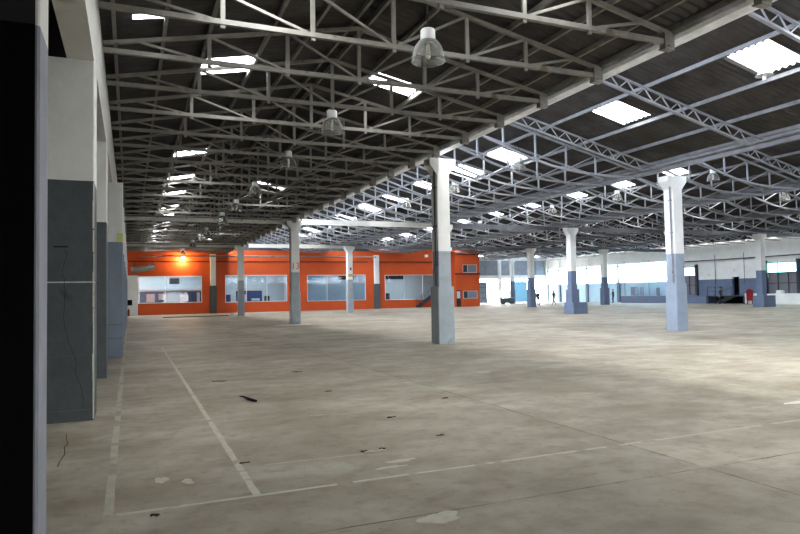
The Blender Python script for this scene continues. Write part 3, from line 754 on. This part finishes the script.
for xx in (0.0, 0.74): MB().bar((xx+0.03, 2.6, 0.05), (xx+0.03, 0.5, 0.86), 0.04, 0.18).build('stringer', M_dark, e)
for i in range(5): MB().box(0.05, 0.72, 2.2-0.38*i, 2.5-0.38*i, 0.15+0.155*i, 0.18+0.155*i).build('tread', M_dark, e)
MB().bar((0.03, 2.6, 0.95), (0.03, 0.5, 1.72), 0.04).bar((0.03, 2.55, 0.1), (0.03, 2.55, 0.95), 0.04).bar((0.03, 0.55, 0.85), (0.03, 0.55, 1.7), 0.04).build('railing', M_dark, e)
e = empty('hose_cabinet', (56.75, 44.6, 0), 'red fire hose cabinet on a white board beside the platform', 'cabinet')
MB().box(0.08, 0.16, -0.15, 1.2, 0.05, 1.05).build('backboard', M_white, e)
MB().box(-0.16, 0.08, 0.2, 0.85, 0.35, 1.4, 0, 0.03).build('box', M_red, e)
MB().box(-0.19, -0.16, 0.25, 0.8, 0.42, 1.33).build('door', M_red, e)
MB().lathe([(0.0, 0), (0.2, 0), (0.2, 0.12), (0, 0.12)], (-0.05, 0.52, 1.4), 14).build('top_reel', M_red, e)
for yy in (0.25, 0.8): MB().box(-0.1, -0.04, yy-0.03, yy+0.03, 0, 0.36).build('leg', M_dark, e)
for yy, w_, h_, lab in ((63.0, 0.75, 1.15, 'tall grey locker standing on the platform beside the person'), (61.6, 0.18, 1.1, 'thin grey post on the platform right of the locker'), (59.0, 0.2, 1.0, 'short pale post on the platform near the right column')):
    e = empty('platform_cabinet', (58.6, yy, 0.84), lab, 'cabinet', 'upright boxes on the platform')
    MB().box(-0.2, 0.2, -w_/2, w_/2, 0, h_, 0, 0.02).build('body', M_grey, e); MB().box(-0.215, -0.2, -w_/2+0.03, w_/2-0.03, 0.08, h_-0.05).build('door', M_slate, e)
tag(MB().box(57.3, 57.75, 42.2, 42.75, 1.0, 1.28).box(57.35, 57.7, 42.25, 42.7, 1.28, 1.34).build('white_carton', M_white), 'small white carton on the white loading ledge under the window', 'box')

# ------------------------------------------------------------------ bright far end on the right
fe = MB()
fe.box(38.6, 39.0, YB, YR, 0, 7.0, 0)
struct('wall_block_side', fe, M_grey)
we = MB()
we.box(39.0, 46.6, YR, YR+0.3, 0, 6.9, 0); we.box(46.6, 59.5, YR, YR+0.3, 3.55, 4.1, 0); we.box(46.6, 59.5, YR, YR+0.3, 6.3, 6.9, 0)
we.box(50.45, 50.95, YR-0.1, YR+0.3, 0, 6.4, 0); we.box(58.9, 59.5, YR-0.2, YR+0.3, 0, 6.3, 0); we.box(46.3, 46.8, YR-0.1, YR+0.3, 0, 6.3)
struct('wall_end', we, M_white)
f = MB()
for x in (48.4, 53.2, 55.4, 57.3): f.box(x-0.04, x+0.04, YR+0.1, YR+0.18, 4.1, 6.3)
f.box(46.6, 59, YR+0.1, YR+0.18, 5.15, 5.22)
w = struct('window_%d' % n, f, M_steelb); n += 1
MB().box(46.6, 58.9, YR+0.19, YR+0.23, 4.1, 6.3).build('pane', M_lilac, w)
def leaf(x0, x1, y, z, m, lab, mf):
    e = empty('sliding_door', ((x0+x1)/2, y, 0), lab, 'door', 'sliding doors of the far opening'); w_ = (x1-x0)/2
    MB().box(-w_, w_, 0, 0.05, 0.04, z).build('panel', m, e)
    f = MB(); f.box(-w_, -w_+0.07, -0.03, 0.08, 0, z); f.box(w_-0.07, w_, -0.03, 0.08, 0, z); f.box(-w_, w_, -0.03, 0.08, z-0.08, z)
    for q in (1, 2, 3): f.box(-w_, w_, -0.02, 0.0, z*q/4-0.03, z*q/4+0.03)
    f.build('frame', mf, e)
leaf(46.9, 48.3, YR-0.35, 3.1, M_slate, 'slate blue sliding door beside the orange block', M_dark)
leaf(53.1, 55.2, YR-0.35, 3.15, M_bluel, 'pale blue sheet door in the bright far opening', M_bluel)
e = empty('door_post', (55.5, YR-0.4, 0), 'dark post at the right edge of the pale blue door', 'post'); MB().box(-0.16, 0.16, -0.1, 0.1, 0, 3.2).build('shaft', M_dark, e); MB().box(-0.22, 0.22, -0.16, 0.16, 0, 0.08).build('base_plate', M_dark, e)
e = empty('storage_crate', (49.5, 77.4, 0), 'low grey crate on the floor at foot of the farthest column', 'crate')
e.location = (48.0, 75.6, 0)
MB().box(-1.0, 0.75, -0.4, 0.4, 0.12, 0.78, 0, 0.04).build('body', M_greyd, e); MB().box(-1.04, 0.79, -0.44, 0.44, 0.78, 0.85, 0, 0.04).build('lid', M_grey, e)
for xx in (-0.8, 0.55): MB().box(xx-0.1, xx+0.1, -0.38, 0.38, 0, 0.12).build('skid', M_dark, e)

# ------------------------------------------------------------------ hanging lamps
def lamp_proto():
    e = empty('hanging_lamp', (0, 0, 0))
    MB().lathe([(0, 0.56), (0.105, 0.56), (0.12, 0.54), (0.125, 0.39), (0.11, 0.36), (0, 0.36)], n=20).build('housing', M_cap, e)
    MB().lathe([(0.1, 0.385), (0.16, 0.355), (0.215, 0.28), (0.25, 0.18), (0.268, 0.07), (0.285, 0.03), (0.27, 0.03), (0.253, 0.07), (0.235, 0.18), (0.2, 0.27), (0.15, 0.335), (0.1, 0.365)], n=28).build('bowl', M_bowl, e)
    MB().lathe([(0, 0.33), (0.035, 0.32), (0.042, 0.12), (0.03, 0.08), (0, 0.07)], n=12).build('bulb', M_bulb, e)
    return e
LP = lamp_proto(); used = [False]
def lamp(x, y, z, ztop, label, group):
    if not used[0]: o = LP; used[0] = True
    else: o = copy_tree(LP)
    o.location = (x, y, z)
    MB().tube([(0, 0, 0.56), (0, 0, ztop-z)], 0.012, 6).build('cord', M_cable, o)
    tag(o, label, 'lamp', group)
LAB1 = ['nearest glass bowl lamp, large, high above the floor left of the gutter', 'second hanging bowl lamp of the left bay, pale and bright', 'third hanging bowl lamp of the left bay, dim against dark trusses', 'fourth hanging bowl lamp of the left bay, beside a skylight glare']
for i, y in enumerate((9.3, 14.7, 19.35, 25.0, 29.8, 34.6, 42.3, 47.0, 52.0, 61.6)):
    lamp(4.5, y, 5.45 if i == 0 else 5.58, 7.3, LAB1[i] if i < 4 else 'far hanging bowl lamp deep in the left bay', 'bowl lamps' if i < 4 else 'far bowl lamps of the left bay')
for k, x, ys in ((1, 14.4, (21.6, 27.2, 33.0, 42.0, 48.0, 54.0)), (2, 24.35, (21.0, 27.2, 33.0, 42.0, 48.0, 54.0)), (3, 34.3, (24.8, 33.0, 42.0, 50.0, 58.4)), (4, 44.2, (30.8, 40.0, 49.5, 58.4))):
    for i, y in enumerate(ys):
        zt = zk(k)(x)-0.16
        lb = {(1, 0): 'white capped bowl lamp just right of the centre column top', (2, 0): 'white capped bowl lamp right of the tall right column top', (3, 0): 'white capped bowl lamp at the right edge of the photo'}.get((k, i))
        lamp(x, y, 6.5 if k < 3 else 6.55, zt, lb or f'far bowl lamp hanging in {BAYLOC[k]}', 'bowl lamps' if lb else f'far bowl lamps of {BAYLOC[k]}')
e = empty('roof_ventilator', (ROW[0]+5.85, 11.45, 7.2), 'small dark mushroom vent silhouetted against the large skylight', 'vent')
MB().lathe([(0, 0.12), (0.12, 0.08), (0.22, 0.0), (0.2, 0.0), (0, 0.06)], n=16).build('cap', M_cap, e)
MB().tube([(0, 0, -0.12), (0, 0, 0.3)], 0.05, 10).build('stem', M_cap, e)

# ------------------------------------------------------------------ floor marks and litter
def fline(x0, y0, x1, y1, w, label, m, gaps=()):
    mb = MB(); L = math.hypot(x1-x0, y1-y0); dx, dy = (x1-x0)/L, (y1-y0)/L; nx, ny = -dy*w/2, dx*w/2
    t = 0.0; rs = random.Random(int(L*100))
    vs = []; fs = []; N = max(8, int(L/0.15))
    for i in range(N+1):
        s = L*i/N; a = 1+rs.uniform(-0.13, 0.13); b = 1+rs.uniform(-0.13, 0.13)
        vs += [(x0+dx*s+nx*a, y0+dy*s+ny*a, 0.0025), (x0+dx*s-nx*b, y0+dy*s-ny*b, 0.0025)]
        if i < N and not any(g0 < s < g1 for g0, g1 in gaps): fs.append((2*i+1, 2*i+3, 2*i+2, 2*i))
    mb.add(vs, fs); tag(mb.build('floor_line', m), label, 'floor line', 'worn white lines on the floor')
fline(-0.16, 5.6, -0.18, 40, 0.075, 'worn white floor line running along the piers at the left', M_linef)
fline(1.0, 5.56, 1.02, 23.5, 0.065, 'worn white floor line running away, right of the pier line', M_line)
fline(-0.1, 5.58, 11.5, 5.6, 0.05, 'worn white floor line crossing the foreground', M_line, gaps=((1.76, 1.87),))
fline(1.25, 6.55, 2.28, 6.5, 0.035, 'short faint floor line ending at the pale litter', M_linef)
fline(2.15, 20.4, 2.02, 24, 0.05, 'short faint floor line farther off beside the second long line', M_linef)
def blob(x, y, rx, ry, label, m, seed, name='floor_patch', cat='floor patch', z=0.002, jag=0.35):
    rs = random.Random(seed); n = 40
    ph = [rs.uniform(0, 6.28) for _ in range(4)]
    rad = [1+jag*0.5*math.sin(2*2*PI*i/n+ph[0])+jag*0.4*math.sin(3*2*PI*i/n+ph[1])+jag*0.3*math.sin(5*2*PI*i/n+ph[2])+rs.uniform(-.06, .06) for i in range(n)]
    pts = [(x+math.cos(2*PI*i/n)*rx*rad[i], y+math.sin(2*PI*i/n)*ry*rad[i]) for i in range(n)]
    mb = MB().prism(pts, 0.0004, z)
    tag(mb.build(name, m), label, cat)
blob(2.16, 4.42, 0.15, 0.12, 'ragged pale patch on the floor at the bottom centre', M_patch, 1)
blob(2.53, 6.08, 0.16, 0.05, 'thin pale smear on floor above the crossing line, farther one', M_patch, 2)
blob(2.36, 5.9, 0.14, 0.04, 'thin pale smear on floor above the crossing line, nearer one', M_patch, 3)
blob(0.27, 6.45, 0.055, 0.11, 'small round pale patch between the two long lines, left one', M_patch, 4)
blob(0.49, 6.3, 0.05, 0.08, 'small pale patch between the two long lines, right one', M_patch, 5)
blob(8.95, 6.45, 0.26, 0.06, 'white patch on the floor near the right edge', M_white, 6)
blob(8.2, 6.44, 0.15, 0.05, 'small pale patch left of the white patch at right', M_patch, 7)
blob(6.9, 11.9, 0.18, 0.08, 'tiny bright patch on the floor far right of centre', M_patch, 8)
tag(MB().box(7.6, 9.6, 36.0, 36.7, 0.0005, 0.02, 0, 0.1).build('light_patch', M_white), 'patch of light, as a white slab on floor at the numbered column', 'board')  # light on the floor by the column, laid out as a white slab
tag(MB().box(2.6, 8.0, 57.6, 58.3, 0.0005, 0.06, 0, 0.05).build('floor_channel', M_dark), 'long dark drain channel on floor before the orange wall', 'drain')
# bent dark scrap
e = MB().tube([(1.7, 11.05, 0.02), (1.75, 10.98, 0.022), (1.79, 10.78, 0.02), (1.83, 10.5, 0.026), (1.86, 10.42, 0.022)], [0.008, 0.016, 0.018, 0.024, 0.018], 8)
tag(e.build('rubber_scrap', M_cable), 'bent dark rubber scrap lying on the floor in the left foreground', 'scrap')
def litter(x, y, s, label, m, seed, n=5):
    rs = random.Random(seed); pts = [(x+s*(i/n-0.5)*2, y+rs.uniform(-0.25, 0.25)*s, rs.uniform(0.008, 0.018)) for i in range(n+1)]
    tag(MB().tube(pts, [rs.uniform(0.004, 0.011) for _ in pts], 6).build('litter_scrap', m), label, 'litter', 'scraps of litter on the floor')
litter(2.42, 6.52, 0.12, 'pale torn scrap at the end of the short faint line', M_patch, 11)
litter(2.32, 6.58, 0.035, 'dark crumb at the left end of the pale torn scrap', M_cable, 12, 3)
litter(2.54, 6.6, 0.035, 'dark crumb at the right end of the pale torn scrap', M_cable, 13, 3)
litter(2.46, 8.8, 0.16, 'pale scrap with dark ends behind the crossing line', M_patch, 14)
litter(3.3, 8.2, 0.06, 'dark crumb in the centre foreground', M_cable, 15, 3)
litter(3.2, 10.9, 0.06, 'tiny dark crumb beyond the centre crumb', M_cable, 16, 3)
litter(4.65, 9.25, 0.06, 'pair of dark crumbs near the slab joint right of centre', M_cable, 17, 3)
litter(3.39, 6.9, 0.05, 'dark crumb just behind the crossing line, right of centre', M_cable, 18, 3)
litter(1.65, 13.3, 0.15, 'dark flake beyond the bent rubber scrap', M_cable, 19)
litter(3.4, 14.0, 0.12, 'dark flake far behind the pale scraps', M_cable, 20)
litter(1.07, 6.68, 0.05, 'dark crumb beside the second long line', M_cable, 21, 3)
litter(0.18, 6.02-0.6, 0.03, 'dark crumb near the crossing line at left', M_cable, 22, 3)
# crack in floor by the second pier
rs = random.Random(5); mb = MB(); px, py = -0.74, 9.2
for i in range(16):
    nx, ny = px+rs.uniform(-0.018, 0.018), py-0.11
    mb.bar((px, py, 0.002), (nx, ny, 0.002), 0.007, 0.003); px, py = nx, ny
tag(mb.build('floor_crack', M_black), 'dark crack in the floor in front of the second pier', 'crack')

# ------------------------------------------------------------------ people
def person(x, y, rz, label, pose, cloth, trouser):
    J = {}
    def sk(name, p, r, par): J[name] = (Vector(p), r, par)
    w = pose == 'walk'; lx = 0.24 if w else 0.04
    sk('pelvis', (0, 0, 0.93), 0.135, None); sk('belly', (0, 0, 1.08), 0.125, 'pelvis'); sk('chest', (0.01, 0, 1.28), 0.145, 'belly')
    sk('collar', (0, 0, 1.42), 0.085, 'chest'); sk('neck', (0.01, 0, 1.5), 0.05, 'collar'); sk('head', (0.025, 0, 1.6), 0.085, 'neck'); sk('crown', (0.01, 0, 1.68), 0.075, 'head')
    for s, n in ((1, 'l'), (-1, 'r')):
        f = s*lx if w else 0.02
        sk('hip'+n, (0, 0.09*s, 0.88), 0.095, 'pelvis'); sk('knee'+n, (f*0.6+0.05, 0.1*s, 0.49), 0.062, 'hip'+n)
        sk('ankle'+n, (f*1.2-(0.06 if f < 0 else 0), 0.1*s, 0.09+(0.05 if f < 0 else 0)), 0.042, 'knee'+n); sk('toe'+n, (f*1.2+0.17, 0.11*s, 0.035), 0.038, 'ankle'+n)
        a = -s*0.2 if w else 0.03
        sk('shoulder'+n, (0, 0.18*s, 1.38), 0.062, 'collar'); sk('elbow'+n, (a*0.6, 0.235*s, 1.1), 0.045, 'shoulder'+n)
        if pose == 'arms': wx, wy, wz = 0.2, 0.12*s, 1.08
        else: wx, wy, wz = a*1.2+0.08, 0.25*s, 0.86
        sk('wrist'+n, (wx, wy, wz), 0.032, 'elbow'+n)
        d = (Vector((wx, wy, wz))-J['elbow'+n][0]).normalized(); sd = Vector((1, 0, 0)) if abs(d.x) < 0.7 else Vector((0, 0, 1))
        pl = Vector((wx, wy, wz))+d*0.06; sk('palm'+n, pl, 0.034, 'wrist'+n)
        for q, (off, ln) in enumerate(((-0.03, 0.075), (-0.01, 0.085), (0.01, 0.08), (0.03, 0.06))):
            sk('fk%d' % q+n, pl+d*0.04+sd*off, 0.01, 'palm'+n); sk('ft%d' % q+n, pl+d*(0.04+ln)+sd*off*1.1+Vector((0.0, -0.015*s, 0)), 0.008, 'fk%d' % q+n)
        sk('tk'+n, pl+sd*0.04, 0.011, 'palm'+n); sk('tt'+n, pl+sd*0.06+d*0.05, 0.009, 'tk'+n)
    names = list(J); idx = {k: i for i, k in enumerate(names)}
    me = bpy.data.meshes.new('body'); me.from_pydata([J[k][0] for k in names], [(idx[k], idx[J[k][2]]) for k in names if J[k][2]], [])
    o = bpy.data.objects.new('tmp', me); COL.objects.link(o)
    md = o.modifiers.new('skin', 'SKIN'); md.use_smooth_shade = True
    lay = me.skin_vertices[0] if me.skin_vertices else None
    if lay is None:
        me.attributes.new('skin', 'FLOAT', 'POINT')
    for i, k in enumerate(names):
        lay.data[i].radius = (J[k][1], J[k][1]*(1.25 if k in ('chest', 'pelvis', 'belly') else 1)); lay.data[i].use_root = (k == 'pelvis')
    sb = o.modifiers.new('sub', 'SUBSURF'); sb.levels = 1; sb.render_levels = 1
    dg = bpy.context.evaluated_depsgraph_get(); nm = bpy.data.meshes.new_from_object(o.evaluated_get(dg)); bpy.data.objects.remove(o)
    nm.materials.clear()
    for m in (M_skin, cloth, trouser, M_cable): nm.materials.append(m)
    for p in nm.polygons:
        c = p.center
        if c.z < 0.1: mi = 3
        elif c.z < 0.95 and abs(c.y) < 0.2: mi = 2
        elif c.z > 1.47: mi = 0
        elif (c - J['palml'][0]).length < 0.14 or (c - J['palmr'][0]).length < 0.14: mi = 0
        else: mi = 1
        p.material_index = mi; p.use_smooth = True
    zmin = min(v.co.z for v in nm.vertices)
    e = empty('person', (x, y, -zmin), label, 'person', None, rz)
    b = bpy.data.objects.new('body', nm); COL.objects.link(b); b.parent = e
    # hair cap and face
    MB().lathe([(0.0, 0.125), (0.05, 0.115), (0.088, 0.075), (0.098, 0.02), (0.09, -0.03)], (-0.012, 0, 1.63), 16).build('hair', M_hair, e)
    fc = MB()
    for s in (-1, 1): fc.lathe([(0, 0.011), (0.011, 0), (0, -0.011)], (0.105, 0.032*s, 1.615), 8)
    fc.build('eyes', M_cable, e)
    MB().bar((0.1, 0, 1.61), (0.128, 0, 1.578), 0.02, 0.02).build('nose', M_skin, e)
    MB().box(0.095, 0.108, -0.025, 0.025, 1.545, 1.555).build('mouth', M_red, e)
    for s in (-1, 1): MB().lathe([(0, 0.03), (0.018, 0.01), (0.016, -0.015), (0, -0.03)], (0.02, 0.09*s, 1.6), 8).build('ear', M_skin, e)
    return e
CB = mat('black_clothes', (24, 26, 28), 0.8); CG = mat('dark_green_clothes', (42, 50, 44), 0.8); CT = mat('grey_trousers', (60, 66, 72), 0.8); CN = mat('navy_clothes', (28, 34, 48), 0.8)
person(43.3, 61.8, -PI/2, 'person in dark clothes standing right of the distant slate column', 'stand', CB, CB)
person(44.6, 60.6, PI, 'person in grey clothes walking across the far floor', 'walk', CG, CT)
person(56.4, 64.3, PI*0.9, 'person in black standing at the end of the raised platform', 'arms', CB, CB)
person(55.6, 47.6, PI*0.75, 'person in dark clothes standing by the steel steps and railing', 'stand', CN, CB)

# ------------------------------------------------------------------ daylight
W = bpy.data.worlds.new('overcast'); SC.world = W; W.use_nodes = True
nt = W.node_tree; bg = nt.nodes['Background']
tc = nd(nt, 'ShaderNodeTexCoord'); sp = nd(nt, 'ShaderNodeSeparateXYZ'); nt.links.new(tc.outputs['Generated'], sp.inputs[0])
rp = nd(nt, 'ShaderNodeValToRGB'); rp.color_ramp.elements[0].position = 0.0; rp.color_ramp.elements[1].position = 0.7
rp.color_ramp.elements[0].color = (0.97, 0.985, 1.0, 1); rp.color_ramp.elements[1].color = (0.97, 0.985, 1.0, 1)
nt.links.new(sp.outputs[2], rp.inputs[0]); nt.links.new(rp.outputs[0], bg.inputs['Color'])
bg.inputs['Strength'].default_value = 14.0
def portal(name, loc, rot, sx, sy):
    d = bpy.data.lights.new(name, 'AREA'); d.shape = 'RECTANGLE'; d.size = sx; d.size_y = sy; d.cycles.is_portal = True
    o = bpy.data.objects.new(name, d); COL.objects.link(o); o.location = loc; o.rotation_euler = rot
for k in range(1, 6):
    a = ROW[k-1]; yb = YB if k < 4 else YR
    portal('north_light_portal', (a+0.34, (6+yb)/2, 7.85), (0, -PI/2, 0), 2.35, yb-6)
portal('right_window_portal', (XR+0.2, (GL0+GL1)/2, 3.75), (0, PI/2, 0), 2.5, GL1-GL0)
portal('end_opening_portal', (53, YR+0.25, 3.1), (-PI/2, 0, 0), 12.6, 6.3)
portal('added_door_portal', (8.7, Y0-0.15, 1.35), (PI/2, 0, 0), 5.0, 2.7)
portal('added_window_portal', (35, Y0-0.1, 5.1), (PI/2, 0, 0), 43, 1.2)
# office lights
for x in (3.7, 12.5, 21.5, 30.5):
    d = bpy.data.lights.new('office_lamp', 'AREA'); d.size = 3; d.energy = 170; d.color = (0.85, 0.95, 1)
    o = bpy.data.objects.new('office_lamp', d); COL.objects.link(o); o.location = (x, 71.35, 4.45)

# ------------------------------------------------------------------ camera
cam = bpy.data.cameras.new('camera'); co = bpy.data.objects.new('camera', cam); COL.objects.link(co)
cam.sensor_width = 36; cam.lens = 28.8; cam.clip_end = 400; cam.clip_start = 0.05
co.location = (0, 0, 1.7)
R = Matrix.Rotation(math.radians(-22.9), 4, 'Z') @ Matrix.Rotation(math.radians(90+2.36), 4, 'X') @ Matrix.Rotation(math.radians(-1.06), 4, 'Z')
co.rotation_euler = R.to_euler()
SC.camera = co
SC.view_settings.view_transform = 'Standard'; SC.view_settings.look = 'None'; SC.view_settings.gamma = 1; SC.view_settings.use_curve_mapping = False
SC.view_settings.exposure = 1.04
SC.cycles.max_bounces = 10; SC.cycles.diffuse_bounces = 5; SC.cycles.transparent_max_bounces = 12
SC.cycles.sample_clamp_indirect = 12
SC.cycles.use_denoising = True
SC.cycles.caustics_reflective = False; SC.cycles.caustics_refractive = False
